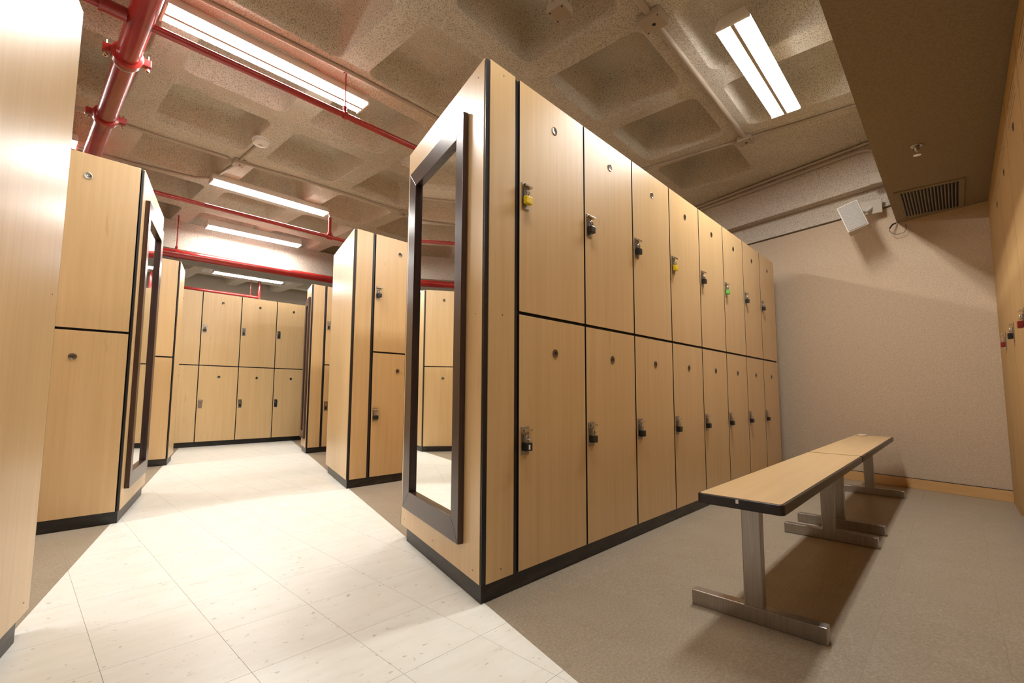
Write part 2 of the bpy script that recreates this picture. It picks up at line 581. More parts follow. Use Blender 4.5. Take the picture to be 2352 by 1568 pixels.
# ------------------------------------------------------------------ lockers
def door_parts(door, zc_badge, zc_latch, badge_mat, digits=None, latch='hasp', dw=DW, slots=False):
    """sub-parts of a door; door origin is at its lower left front corner, floor-level z"""
    xb = dw / 2 + 0.004
    bd = MB()
    for k in range(1):
        n = 20
        prof = [(0.0185, 0.0), (0.0185, 0.0016), (0.0165, 0.0024), (0.0155, 0.0018)]
        bd.lathe(prof, n=n)
    bd.v = [(x + xb, -z - 0.0002, zc_badge + y) for x, y, z in bd.v]
    bd.build('number_badge', badge_mat, door, smooth=True)
    if digits:
        o = bpy.data.objects.new('badge_digits', text_mesh(digits, 0.0165))
        col.objects.link(o)
        o.parent = door
        o.location = (xb, -0.0026, zc_badge)
        o.rotation_euler = (math.pi / 2, 0, 0)
    else:
        MB().box(xb - 0.009, xb + 0.009, -0.0028, -0.0018, zc_badge - 0.0045, zc_badge + 0.0045).build('badge_mark', M['ink'], door)
    lx = 0.040
    MB().box(lx - 0.023, lx + 0.023, -0.003, 0.0, zc_latch - 0.054, zc_latch + 0.054).build('latch_plate', M['steel'], door, bevel=0.001)
    if latch == 'hasp':
        MB().box(lx - 0.022, lx + 0.030, -0.019, -0.002, zc_latch + 0.036, zc_latch + 0.044).build('finger_pull', M['chrome'], door, bevel=0.001)
        MB().tube([(lx - 0.008, -0.003, zc_latch + 0.006), (lx - 0.008, -0.018, zc_latch + 0.006), (lx + 0.008, -0.018, zc_latch + 0.006),
                   (lx + 0.008, -0.003, zc_latch + 0.006)], 0.003, 8).build('hasp_loop', M['chrome'], door, smooth=True)
        MB().box(lx - 0.014, lx + 0.014, -0.0075, -0.003, zc_latch - 0.004, zc_latch + 0.026).build('hasp_plate', M['steel'], door)
    else:
        MB().box(lx - 0.012, lx + 0.012, -0.009, -0.003, zc_latch + 0.010, zc_latch + 0.034).build('lock_barrel', M['chrome'], door, bevel=0.002)
        MB().box(lx - 0.013, lx + 0.013, -0.0045, -0.003, zc_latch - 0.040, zc_latch - 0.006).build('latch_slot', M['ink'], door)
    if slots:
        vb = MB()
        for q in range(6):
            vb.box(0.10, dw - 0.10, -0.0012, 0.0, 1.86 - q * 0.022, 1.866 - q * 0.022)
        vb.build('vent_slots', M['gap'], door)


def make_locker(dw, depth, digits=(None, None), latch='hasp', badge=None, slots=False, zt=H):
    """two-tier locker column; local origin at the lower left front corner on the floor, y runs into the locker"""
    root = thing('two_tier_locker', (0, 0, 0), None, None)
    MB().box(0, dw, 0.014, depth, ZB, zt - 0.002).build('carcass', M['gap'], root)
    g = 0.0054
    for z0, z1, zb, zl, dg in ((ZM + 0.0062, zt, 1.878, 1.520, digits[0]), (ZB, ZM - 0.0062, 0.895, 0.545, digits[1])):
        d = MB().box(g, dw - g, 0.0, 0.014, z0, z1).build('door', M['maple'], root, bevel=0.0012)
        door_parts(d, zb, zl, badge or M['badge'], dg, latch, dw, slots and dg is None and z0 > 1)
    black_edges(root)
    return root


def place(src, x, y, rz, label, group, first=False):
    o = src if first else copy_tree(src)
    o.location = (x, y, 0)
    o.rotation_euler = (0, 0, rz)
    o['label'] = label
    o['category'] = 'locker'
    o['group'] = group
    return o


def black_edges(root):
    for c in root.children:
        if c.name.split('.')[0] in ('door', 'filler_panel'):
            me = c.data
            me.materials.append(M['trim'])
            for p_ in me.polygons:
                if abs(p_.normal.y) < 0.5:
                    p_.material_index = 1


ORD = ['first', 'second', 'third', 'fourth', 'fifth', 'sixth', 'seventh', 'eighth']
PADCOL = {'y': ('yellow', 'lock_yellow'), 'b': ('black', 'lock_black'), 'd': ('dark bronze', 'lock_dark'),
          'g': ('green', 'lock_green'), 'r': ('dark red', 'lock_red'), 'w': ('black, white-marked', 'lock_black')}


def padlock(x, y, zl, key, label, group, rz=0.0, size=1.0):
    """hangs from the hasp loop of a latch centred at height zl"""
    root = thing('padlock', (x, y, zl), label, 'padlock', group, rz)
    zt = 0.012
    r = 0.009 * size
    arc = [(r, -0.013, zt - 0.024)] + [(r * math.cos(a), -0.013, zt + r * math.sin(a)) for a in [k * math.pi / 8 for k in range(9)]] + [(-r, -0.013, zt - 0.024)]
    MB().tube(arc, 0.0024, 8).build('shackle', M['chrome'], root, smooth=True)
    MB().box(-0.0185 * size, 0.0185 * size, -0.024, -0.004, zt - 0.050 * size, zt - 0.018).build('lock_body', M[PADCOL[key][1]], root, bevel=0.003)
    if key == 'w':
        MB().box(-0.006, 0.004, -0.0246, -0.0238, zt - 0.044, zt - 0.026).build('white_mark', M['white_mark'], root)
    return root


# --- row R0: the mirrored row behind the benches
def end_cabinet(name, xc, yf, W, label, right=True, filler=True, group='locker row ends'):
    """end of a locker row: skewed end panel, black corner trims and, on the right-hand rows, a narrow filler panel"""
    root = thing(name, (xc, yf, 0), label, 'locker end', group)
    s = 1 if right else -1
    t = 0.019 if right else 0.011

    def P(d, y):                     # point d inside the end-panel face at depth y
        return (K * y + s * d, y)
    MB().prism([P(0, 0.013), P(0, W - 0.013), P(t, W - 0.013), P(t, 0.013)], ZB, H).build('end_panel', M['maple'], root, bevel=0.001)
    cw = 0.024 if right else 0.012
    MB().prism([P(0.003, 0.003), (s * cw, 0.002), (s * cw, 0.02), P(t, 0.02), P(t, 0.0135), P(0.003, 0.0125)], ZB, H - 0.006).build('corner_trim', M['trim'], root)
    MB().prism([P(0.003, W - 0.0125), P(0.003, W - 0.001), P(t + 0.001, W - 0.001), P(t + 0.001, W - 0.02), P(t, W - 0.02), P(t, W - 0.0125)], ZB, H - 0.006).build('corner_trim', M['trim'], root)
    if filler:
        MB().box(0.0255, 0.168, 0.0, 0.016, ZB, H).build('filler_panel', M['maple'], root, bevel=0.001)
        MB().box(0.169, 0.190, 0.005, 0.02, ZB, H - 0.008).build('trim_strip', M['trim'], root)
        MB().prism([(0.05, 0.022), (0.188, 0.022), (0.188, min(0.40, W - .02)), P(0.03, min(0.40, W - .02))], ZB, H - 0.01).build('carcass', M['gap'], root)
        for zz in (0.10, 1.02, 1.97):
            MB().tube([(0.10, -0.0006, zz), (0.10, 0.002, zz)], 0.003, 8).build('screw', M['badge'], root)
    for yy, zz in ((0.06, 0.10), (W / 2, 0.10), (W - 0.06, 0.10), (0.06, 1.02), (0.06, 1.95), (W - 0.06, 1.02)):
        x, y = P(0, yy)
        MB().tube([(x - s * 0.0007, y, zz), (x + s * 0.003, y, zz)], 0.0028, 8).build('screw', M['badge'], root)
    return root


def back_half(xc, yf, W, x_back, label, right=True):
    s = 1 if right else -1
    root = thing('locker_back_bank', (xc, yf, 0), label, 'locker', 'rear halves of the double rows')
    xb = x_back - xc

    def P(d, y):
        return (K * y + s * d, y)
    MB().prism([P(0.028, 0.43), P(0.028, W - 0.022), (xb, W - 0.022), (xb, 0.43)], ZB, H - 0.01).build('carcass', M['gap'], root)
    MB().prism([P(0.030, W - 0.02), P(0.030, W - 0.002), (xb, W - 0.002), (xb, W - 0.02)], ZB, H).build('back_panel', M['maple'], root)
    return root


def plinth(xc, yf, W, x_end, label, right=True):
    s = 1 if right else -1
    p = MB().prism([(K * 0.012 + s * 0.008, 0.012), (K * (W - .08) + s * 0.008, W - .08), (x_end - xc, W - .08), (x_end - xc, 0.012)], 0.0, ZB - 0.001).build('locker_plinth', M['plinth'])
    p.location = (xc, yf, 0)
    return tag(p, label, 'plinth', 'black locker plinths')


def mirror(xc, yf, s, y0, y1, label):
    """framed mirror on a skewed end panel; s = -1 faces the aisle from the right-hand rows, +1 from the left"""
    L = math.sqrt(1 + K * K)
    ang = math.atan2(1, K)
    root = thing('framed_mirror', (xc + K * y0, yf + y0, 0), label, 'mirror', 'mirrors on the row ends', ang)
    # local x runs along the panel, local y: +y is to the left of that direction, i.e. towards -x world
    ln_ = (y1 - y0) * L
    d = 0.024
    side = 1 if s < 0 else -1
    fw, z0, z1 = 0.066, 0.168, 1.849
    fz = 0.088

    def rail(a, b_, c, e, nm='frame_rail'):
        # four corner points (x, z) of the mitred rail
        pts = [a, b_, c, e]
        vs = [(x, side * 0.001, z) for x, z in pts] + [(x, side * d, z) for x, z in pts]
        fs = [(0, 1, 2, 3), (7, 6, 5, 4)] + [(i, 4 + i, 4 + (i + 1) % 4, (i + 1) % 4) for i in range(4)]
        MB().add(vs, fs).build(nm, M['frame'], root, bevel=0.0015)
    rail((0, z0), (0, z1), (fw, z1 - fz), (fw, z0 + fz))
    rail((ln_, z0), (ln_, z1), (ln_ - fw * 1.35, z1 - fz), (ln_ - fw * 1.35, z0 + fz))
    rail((0, z1), (ln_, z1), (ln_ - fw * 1.35, z1 - fz), (fw, z1 - fz))
    rail((0, z0), (ln_, z0), (ln_ - fw * 1.35, z0 + fz), (fw, z0 + fz))
    yg0, yg1 = sorted((side * 0.001, side * 0.005))
    MB().box(fw - 0.004, ln_ - fw * 1.35 + 0.004, yg0, yg1, z0 + fz - 0.004, z1 - fz + 0.004).build('mirror_glass', M['mirror'], root)
    return root


W0 = 0.842
DW0 = 0.4700
XD = 0.191
end_cabinet('locker_row_end', 0.0, 0.0, W0, 'maple end panel of the nearest right-hand row, carrying the big mirror', True, True)
back_half(0.0, 0.0, W0, 3.95, 'rear half of the mirrored row, backing onto the bench lockers')
plinth(0.0, 0.0, W0, 3.95, 'black plinth under the long row behind the benches')
mirror(0.0, 0.0, -1, 0.137, 0.75, 'tall dark-framed mirror on the nearest right-hand row end')

up0 = ['y', 'd', 'b', 'y', 'b', 'g', 'b', 'b']
lo0 = ['w', 'd', 'b', 'b', 'b', 'b', 'b', 'b']
first0 = make_locker(DW0, 0.42, ('77', '78'), 'hasp', M['badge'])
plain0 = make_locker(DW0, 0.42, (None, None), 'hasp', M['badge'])
used = False
for i in range(8):
    x = XD + i * DW0
    lab = '%s maple locker from the mirrored end, row behind the benches, %s padlock above' % (ORD[i], PADCOL[up0[i]][0])
    if i == 0:
        place(first0, x, 0, 0, lab, 'lockers behind the benches', True)
    else:
        place(plain0, x, 0, 0, lab, 'lockers behind the benches', not used)
        used = True
    padlock(x + 0.040, -0.001, 1.520, up0[i], '%s padlock on the upper door of the %s locker behind the benches' % (PADCOL[up0[i]][0], ORD[i]), 'padlocks behind the benches')
    padlock(x + 0.040, -0.001, 0.545, lo0[i], '%s padlock on the lower door of the %s locker behind the benches' % (PADCOL[lo0[i]][0], ORD[i]), 'padlocks behind the benches')

# --- row R1 and R2
proto = make_locker(DW, 0.39, (None, None), 'hasp', M['badge'])
bare = make_locker(DW, 0.39, (None, None), 'slot', M['badge'])
proto_used = bare_used = False


def put(hasp, x, y, rz, label, group):
    global proto_used, bare_used
    if hasp:
        o = place(proto, x, y, rz, label, group, not proto_used)
        proto_used = True
    else:
        o = place(bare, x, y, rz, label, group, not bare_used)
        bare_used = True
    return o


YR1 = 2.071
xr1 = K * YR1
end_cabinet('locker_row_end', xr1, YR1, W0, 'plain maple end panel of the second right-hand row, strongly lit', True, True)
back_half(xr1, YR1, W0, 4.6, 'rear half of the second right-hand row')
plinth(xr1, YR1, W0, 4.6, 'black plinth under the second right-hand row')
for i in range(4):
    put(True, xr1 + XD + i * DW, YR1, 0, '%s maple locker of the second right-hand row' % ORD[i], 'lockers of the second right-hand row')
MB_ext = MB().box(0, 4.6 - (xr1 + XD + 4 * DW), 0, 0.40, ZB, H)
o = MB_ext.build('locker_bank', M['maple'])
o.location = (xr1 + XD + 4 * DW, YR1, 0)
tag(o, 'maple lockers continuing the second right-hand row towards the wall', 'locker')
padlock(xr1 + XD + 0.04, YR1 - 0.001, 1.520, 'b', 'black padlock on the upper door of the second right-hand row', 'padlocks on the second row')
padlock(xr1 + XD + 0.04, YR1 - 0.001, 0.545, 'b', 'black padlock on the lower door of the second right-hand row', 'padlocks on the second row')

YR2 = 4.195
xr2 = K * YR2
end_cabinet('locker_row_end', xr2, YR2, 0.395, 'shallow maple end panel of the third right-hand row', True, True)
plinth(xr2, YR2, 0.43, xr2 + XD + 4 * DW, 'black plinth under the third right-hand row')
mirror(xr2, YR2, -1, 0.045, 0.345, 'dark-framed mirror seen edge-on on the third right-hand row end')
for i in range(4):
    put(False, xr2 + XD + i * DW, YR2, 0, '%s maple locker of the third right-hand row' % ORD[i], 'lockers of the third right-hand row')

# --- left-hand rows
A = 1.355
l1 = make_locker(DW, 0.40, ('123', '124'), 'slot', M['badge_pale'])
for c in l1.children:
    if c.name.startswith('door') and c.data.vertices[0].co.z < 0.5:
        for g in c.children:
            if g.name.startswith('number_badge'):
                g.data.materials[0] = M['badge']
    if c.name.startswith('door'):
        for g in c.children:      # latch sits at the far left edge, hidden behind the nearer row
            pass
for idx, (yf, W, lab, lab2, n, mir) in enumerate((
        (0.0, 0.846, 'maple end panel filling the left edge of the picture', 'black plinth under the nearest left-hand row', 3, None),
        (2.078, 0.846, 'maple end panel of the second left-hand row, carrying a mirror', 'black plinth under the second left-hand row', 3, (0.085, 0.70)),
        (4.214, 0.45, 'narrow maple end panel of the third left-hand row', 'black plinth under the third left-hand row', 3, None))):
    xc = -A + K * yf
    xl = xc - 0.013 - n * DW
    end_cabinet('locker_row_end', xc, yf, W, lab, False, False)
    if W > .8:
        back_half(xc, yf, W, xl, 'rear half of the %s left-hand row' % ('nearest', 'second', 'third')[idx], False)
    plinth(xc, yf, W, xl, lab2, False)
    which = ('nearest', 'second', 'third')[idx]
    for i in range(n):
        x = xc - 0.013 - (i + 1) * DW
        lb = '%s maple locker from the aisle, %s left-hand row' % (ORD[i], which)
        if idx == 1 and i == 0:
            place(l1, x, yf, 0, 'maple locker numbered 123 and 124 beside the left-hand mirror', 'left-hand lockers', True)
        else:
            put(False, x, yf, 0, lb, 'left-hand lockers')
    if mir:
        mirror(xc, yf, 1, mir[0], mir[1], 'tall dark-framed mirror on the second left-hand row end')

# --- far row across the end of the aisle
YF = 5.685
XQ = 0.507
for i in range(-2, 6):
    put(i == 0, XQ + i * DW, YF, 0, '%s maple locker from the left in the far row closing the aisle' % ORD[i + 2], 'lockers of the far row')
p = MB().box(XQ - 2 * DW, XQ + 6 * DW, YF + 0.03, YF + 0.40, 0.0, ZB - 0.001).build('locker_plinth', M['plinth'])
tag(p, 'scuffed black plinth under the far row closing the aisle', 'plinth', 'black locker plinths')
padlock(XQ + 0.04, YF - 0.001, 1.520, 'b', 'black padlock on an upper door of the far row', 'padlocks on the far row')

# --- right-hand lockers under the soffit (facing the benches)
YRR, DWR = -1.430, 0.59
right = thing('full_height_locker', (0, 0, 0), None, None)
MB().box(0, DWR, 0.014, 0.44, ZB, SZ - 0.006).build('carcass', M['gap'], right)
rd = MB().box(0.004, DWR - 0.004, 0.0, 0.014, ZB, SZ - 0.004).build('door', M['maple_shaded'], right, bevel=0.0012)
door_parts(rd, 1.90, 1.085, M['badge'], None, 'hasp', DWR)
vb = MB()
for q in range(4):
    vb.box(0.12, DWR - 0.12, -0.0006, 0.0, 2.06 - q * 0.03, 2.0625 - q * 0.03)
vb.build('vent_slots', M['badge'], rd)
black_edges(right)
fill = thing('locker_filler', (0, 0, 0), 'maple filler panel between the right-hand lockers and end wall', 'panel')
MB().prism([(3.295, YRR), (WALL_C + KW * YRR - .004, YRR), (WALL_C + KW * (YRR - .016) - .004, YRR - .016), (3.295, YRR - .016)], 0.0, SZ - 0.002).build('panel_face', M['maple_shaded'], fill)
RPAD = ['r', 'b', 'r', 'b', 'b', 'b']
for i in range(6):
    x = 3.292 - i * DWR
    place(right, x, YRR, math.pi, '%s right-hand locker from the end wall, under the soffit' % ORD[i], 'right-hand lockers under the soffit', i == 0)
    if i < 3:
        padlock(x - 0.040, YRR + 0.001, 1.085, RPAD[i], '%s padlock on the %s right-hand locker from the end wall' % (PADCOL[RPAD[i]][0], ORD[i]), 'padlocks on the right-hand lockers', math.pi)
pr_ = MB().box(3.292 - 6 * DWR, 3.292, YRR - 0.42, YRR - 0.03, 0.0, ZB - 0.001).build('locker_plinth', M['plinth'])
tag(pr_, 'black plinth under the right-hand lockers', 'plinth', 'black locker plinths')

# ------------------------------------------------------------------ benches
def bench(x0, x1, feet, label, chip):
    yc, wd, zt, th = -0.690, 0.250, 0.408, 0.033
    root = thing('locker_room_bench', (x0, yc, 0), label, 'bench', 'benches in front of the lockers')
    L = x1 - x0
    r = 0.016

    def rounded(x0_, x1_, y0_, y1_, rr):
        pts = []
        for cx, cy, a0 in ((x1_ - rr, y1_ - rr, 0), (x0_ + rr, y1_ - rr, 90), (x0_ + rr, y0_ + rr, 180), (x1_ - rr, y0_ + rr, 270)):
            for k in range(5):
                a = math.radians(a0 + 22.5 * k)
                pts.append((cx + rr * math.cos(a), cy + rr * math.sin(a)))
        return pts
    MB().prism(rounded(0, L, -wd / 2, wd / 2, r), zt - th, zt - 0.0015).build('edge_band', M['bench_edge'], root, smooth=True, bevel=0.003)
    MB().prism(rounded(0.006, L - 0.006, -wd / 2 + 0.008, wd / 2 - 0.008, r * 0.7), zt - 0.003, zt).build('seat_top', M['maple_bench'], root)
    for fx in feet:
        fx -= x0
        leg = MB().box(fx - 0.019, fx + 0.019, -0.028, 0.028, 0.048, zt - th).build('leg', M['steel'], root, bevel=0.003)
        MB().box(fx - 0.04, fx + 0.04, -0.09, 0.09, zt - th - 0.005, zt - th).build('mount_plate', M['steel'], leg)
        MB().box(fx - 0.021, fx + 0.021, -0.195, 0.195, 0.0, 0.050).build('foot', M['steel'], root, bevel=0.003)
    if chip:
        MB().box(-0.0008, 0.002, -0.002, 0.006, zt - 0.016, zt - 0.004).build('chip', M['white_mark'], root)
    return root


bench(0.437, 2.058, (0.572, 1.822), 'near maple bench with worn black edge on steel legs', True)
bench(2.066, 3.790, (2.118, 3.412), 'far maple bench on steel legs, next to the end wall', False)
rg = MB().tube([(0.055 * math.cos(a), 0.030 * math.sin(a), 0) for a in [k * math.pi / 12 for k in range(24)] + [0]], 0.005, 8).build('plastic_loop', M['pale'], None, True)
rg.location = (3.735, -0.625, 0.413)
tag(rg, 'small pale plastic loop lying on the far bench end', 'loop')

# ------------------------------------------------------------------ ceiling lights
def light(x0, x1, yc, label, width=0.172, rz=0.0, z=2.82, strips=2, tubes='lens'):
    root = thing('fluorescent_light', (x0, yc, z), label, 'light', 'ceiling tube lights', rz)
    L = x1 - x0
    hw = width / 2
    hz = CEIL - z - 0.001
    # housing: tapered pan
    vs = [(0.0, -hw, 0.0135), (L, -hw, 0.0135), (L, hw, 0.0135), (0.0, hw, 0.0135),
          (0.012, -hw * .72, hz), (L - 0.012, -hw * .72, hz), (L - 0.012, hw * .72, hz), (0.012, hw * .72, hz)]
    fs = [(3, 2, 1, 0), (4, 5, 6, 7), (0, 1, 5, 4), (1, 2, 6, 5), (2, 3, 7, 6), (3, 0, 4, 7)]
    MB().add(vs, fs).build('housing', M['white_metal'], root)
    fr = 0.012
    for xx in (0.0, L - fr):
        MB().prism([(xx, -hw), (xx + fr, -hw), (xx + fr, hw), (xx, hw)], -0.002, 0.014).build('end_cap', M['white_metal'], root)
    gap = 0.010
    if strips == 2:
        MB().box(fr, L - fr, -gap, gap, -0.004, 0.012).build('divider', M['galv'], root)
        spans = [(-hw, -gap - 0.001), (gap + 0.001, hw)]
    else:
        spans = [(-hw, hw)]
    for a, b_ in spans:
        # flat lens with a dimmer, narrow wrap-around edge on the outer side
        lo = a == -hw
        hi = b_ == hw
        pa = a + (0.013 if lo else 0.002)
        pb = b_ - (0.013 if hi else 0.002)
        x0_, x1_ = fr + 0.001, L - fr - 0.001
        MB().add([(x0_, pa, 0.0), (x1_, pa, 0.0), (x1_, pb, 0.0), (x0_, pb, 0.0)], [(3, 2, 1, 0)]).build('lens', M[tubes], root)
        for on, y0_, y1_ in ((lo, pa, a), (hi, pb, b_)):
            if on:
                MB().add([(x0_, y0_, 0.0), (x1_, y0_, 0.0), (x1_, y1_, 0.013), (x0_, y1_, 0.013)], [(0, 1, 2, 3)]).build('lens_edge', M['lens_edge'], root)
    return root


light(1.555, 2.765, -0.405, 'twin-lens ceiling light above the benches', 0.185)
light(-0.695, 0.515, -0.405, 'twin-lens ceiling light above the near bench end, outside the picture', 0.185, tubes='lens_dim')
light(-0.735, 0.530, 1.822, 'twin-lens ceiling light above the near aisle, beside the thin red pipe', 0.165)
light(0.095, 1.345, 4.030, 'ceiling light in the middle of the aisle, beyond the smoke detector', 0.15)
light(0.440, 1.640, 5.50, 'ceiling light close in front of the cross beam', 0.15, -0.06, 2.80, 1)
light(1.240, 2.460, 8.15, 'farthest ceiling light, beyond the cross beam', 0.15, -0.05)
light(-2.15, -0.915, 4.10, 'ceiling light half hidden above the second left-hand row', 0.165)
light(-2.985, -1.72, 1.822, 'ceiling light over the left-hand bay, beyond the nearest row', 0.165)
light(-1.01, 0.21, 8.25, 'added ceiling light brightening the far bay, hidden by the left-hand rows', 0.15)  # unseen fixture, added to lift the far back wall
light(3.49, 4.71, 8.05, 'added ceiling light brightening the far bay, hidden by the right-hand rows', 0.15)  # added out of sight so the back wall is less dark
light(1.515, 2.780, 1.822, 'ceiling light over the bay behind the mirrored row', 0.165)

# ------------------------------------------------------------------ red sprinkler pipes
def pipe(label, pts, r, cat='pipe'):
    p0 = pts[0]
    root = thing('sprinkler_pipe', p0, label, cat, 'red sprinkler pipes')
    MB().tube([tuple(a - b_ for a, b_ in zip(q, p0)) for q in pts], r, 20).build('pipe', M['red'], root, True)
    return root, p0


def rel(p0, *q):
    return tuple(a - b_ for a, b_ in zip(q, p0))


# main riser pipe running along the left of the aisle
main, p0 = pipe('thick red main pipe running along the left of the aisle', [(-0.850, -1.7, 2.60), (-0.850, 5.35, 2.60)], 0.058)


def coupling(root, p0, x, y, z, r):
    c = MB().tube([rel(p0, x, y - 0.026, z), rel(p0, x, y - 0.020, z), rel(p0, x, y + 0.020, z), rel(p0, x, y + 0.026, z)], [r * 1.12, r * 1.30, r * 1.30, r * 1.12], 20).build('coupling', M['red'], root, True)
    cx, cy, cz = rel(p0, x, y, z)
    for s in (-1, 1):
        MB().box(cx + s * r * 1.45 - 0.028, cx + s * r * 1.45 + 0.028, cy - 0.018, cy + 0.018, cz - 0.022, cz + 0.022).build('bolt_lug', M['red'], c, bevel=0.004)
        MB().tube([(cx + s * r * 1.65, cy, cz - 0.045), (cx + s * r * 1.65, cy, cz + 0.045)], 0.007, 8).build('bolt', M['chrome'], c)
        MB().tube([(cx + s * r * 1.65, cy, cz - 0.045), (cx + s * r * 1.65, cy, cz - 0.034)], 0.013, 6).build('nut', M['chrome'], c)
    return c


coupling(main, p0, -0.850, 2.02, 2.60, 0.058)
coupling(main, p0, -0.850, 2.86, 2.60, 0.058)
MB().tube([rel(p0, -0.85, 2.075, 2.60), rel(p0, -0.85, 2.085, 2.60)], 0.061, 20).build('groove_ring', M['galv'], main, True)

# thin cross pipe under the first aisle light
PZ, PY = 2.595, 1.648
b1, q0 = pipe('thin red pipe crossing the ceiling below the near aisle light', [(-4.8, PY + 0.02, PZ), (4.3, PY - 0.01, PZ)], 0.021)
for s in (-1,):
    MB().tube([rel(q0, -0.85 + s * 0.055, PY, PZ), rel(q0, -0.85 + s * 0.15, PY, PZ)], [0.034, 0.034], 16).build('outlet_fitting', M['red'], b1, True)
    MB().tube([rel(q0, -0.85 + s * 0.15, PY, PZ), rel(q0, -0.85 + s * 0.165, PY, PZ)], [0.038, 0.038], 16).build('fitting_collar', M['red'], b1, True)
MB().tube([rel(q0, 0.289, PY, PZ + 0.02), rel(q0, 0.289, PY, CEIL - 0.001)], 0.005, 8).build('hanger_rod', M['red'], b1)
MB().tube([rel(q0, 0.275, PY, PZ), rel(q0, 0.303, PY, PZ)], 0.027, 16).build('hanger_ring', M['red'], b1, True)
MB().tube([rel(q0, 0.289, PY, PZ + 0.02), rel(q0, 0.289, PY, PZ + 0.06)], 0.014, 10).build('hanger_nut', M['red'], b1)
MB().tube([rel(q0, 0.289, PY, CEIL - 0.012), rel(q0, 0.289, PY, CEIL - 0.001)], 0.016, 10).build('rod_anchor', M['red'], b1)

# second cross pipe with an upright head
b2, q0 = pipe('thin red pipe with an upright riser at the aisle middle', [(-4.6, 3.885, 2.515), (4.6, 3.885, 2.515)], 0.021)
MB().tube([rel(q0, 1.318, 3.885, 2.515), rel(q0, 1.318, 3.885, 2.745)], 0.019, 14).build('riser', M['red'], b2, True)
MB().tube([rel(q0, 1.283, 3.885, 2.515), rel(q0, 1.353, 3.885, 2.515)], 0.030, 16).build('tee', M['red'], b2, True)
MB().tube([rel(q0, 1.318, 3.885, 2.543), rel(q0, 1.318, 3.885, 2.565)], 0.027, 14).build('tee_collar', M['red'], b2, True)
MB().lathe([(0.010, 0.0), (0.010, 0.02), (0.020, 0.026), (0.020, 0.030)], rel(q0, 1.318, 3.885, 2.742), 12).build('sprinkler_tip', M['chrome'], b2)
# main cross pipe in front of the beam
b3, q0 = pipe('thick red main pipe crossing below the cross beam', [(-4.8, 5.95, 2.405), (5.4, 5.20, 2.405)], 0.054)
for rx in (0.157, 3.0):
    ry = 5.95 - 0.0735 * (rx + 4.8)
    MB().tube([rel(q0, rx, ry, 2.44), rel(q0, rx, ry, CEIL - 0.001)], 0.007, 8).build('hanger_rod', M['red'], b3)
    MB().tube([rel(q0, rx - 0.02, ry, 2.405), rel(q0, rx + 0.02, ry - 0.003, 2.405)], 0.060, 20).build('hanger_ring', M['red'], b3, True)
    MB().tube([rel(q0, rx, ry, 2.455), rel(q0, rx, ry, 2.50)], 0.016, 10).build('hanger_nut', M['red'], b3)
# far branch with riser
b4, q0 = pipe('thin red pipe with a riser seen above the far lockers', [(-1.0, 8.62, 2.555), (2.18, 8.52, 2.555)], 0.026)
MB().tube([rel(q0, 2.18, 8.52, 2.53), rel(q0, 2.18, 8.52, CEIL - 0.03)], 0.026, 14).build('riser', M['red'], b4, True)
MB().tube([rel(q0, 2.02, 8.525, 2.57), rel(q0, 2.02, 8.525, CEIL - 0.001)], 0.007, 8).build('hanger_rod', M['red'], b4)
MB().tube([rel(q0, 2.00, 8.525, 2.555), rel(q0, 2.04, 8.524, 2.555)], 0.036, 14).build('hanger_ring', M['red'], b4, True)

# ------------------------------------------------------------------ conduits, boxes, detector
def conduit(label, pts, r=0.011, boxes=()):
    p0 = pts[0]
    root = thing('ceiling_conduit', p0, label, 'conduit', 'painted conduits')
    MB().tube([rel(p0, *q) for q in pts], r, 10).build('conduit_run', M['galv'], root, True)
    for bx, by, bz, s in boxes:
        c = rel(p0, bx, by, bz)
        bo = MB().box(c[0] - s, c[0] + s, c[1] - s, c[1] + s, c[2] - 0.022, c[2] + 0.022).build('junction_box', M['galv'], root, bevel=0.003)
        MB().lathe([(0.010, 0.0), (0.010, 0.003)], (c[0] + 0.006, c[1] - 0.004, c[2] - 0.0248), 12).build('knockout', M['ink'], bo)
        for sx in (-1, 1):
            MB().lathe([(0.004, 0.0), (0.004, 0.0025)], (c[0] + sx * s * .75, c[1] + sx * s * .75, c[2] - 0.0243), 8).build('screw', M['ink'], bo)
    return root


zc = CEIL - 0.012
conduit('painted conduit crossing the ceiling beyond the smoke detector', [(-4.6, 3.45, zc), (-0.4, 3.53, zc), (0.10, 3.51, zc)], 0.014)
conduit('painted conduit running right from the box by the smoke detector', [(0.20, 3.515, zc), (0.45, 3.50, zc), (0.75, 3.46, zc), (2.0, 3.42, zc), (4.6, 3.42, zc)], 0.014,
        ((0.20, 3.515, CEIL - 0.023, 0.052), (2.02, 3.42, CEIL - 0.023, 0.045)))
conduit('flat conduit along the rib from smoke detector to aisle light', [(0.208, 3.06, zc), (0.20, 3.46, zc)], 0.013)
conduit('dark short conduit feeding the middle aisle light', [(0.196, 3.56, zc), (0.155, 3.92, zc), (0.150, 3.97, zc)], 0.013)
conduit('painted conduit ending at the middle aisle light', [(-4.5, 4.36, zc), (-0.5, 4.29, zc), (0.0, 4.20, zc), (0.10, 4.10, zc)], 0.010)
conduit('painted conduit along the rib beside the bench light', [(0.30, -0.085, zc), (1.28, -0.070, zc), (3.06, -0.045, zc)], 0.020,
        ((1.285, -0.070, CEIL - 0.026, 0.066), (3.065, -0.044, CEIL - 0.025, 0.054)))
conduit('painted conduit running from corner box over the locker tops', [(3.065, 0.0, zc), (3.03, 0.40, zc), (2.985, 0.85, zc), (2.93, 1.9, zc)], 0.013)
conduit('painted conduit running from corner box into the soffit', [(3.068, -0.09, zc), (3.135, -0.914, zc)], 0.010)
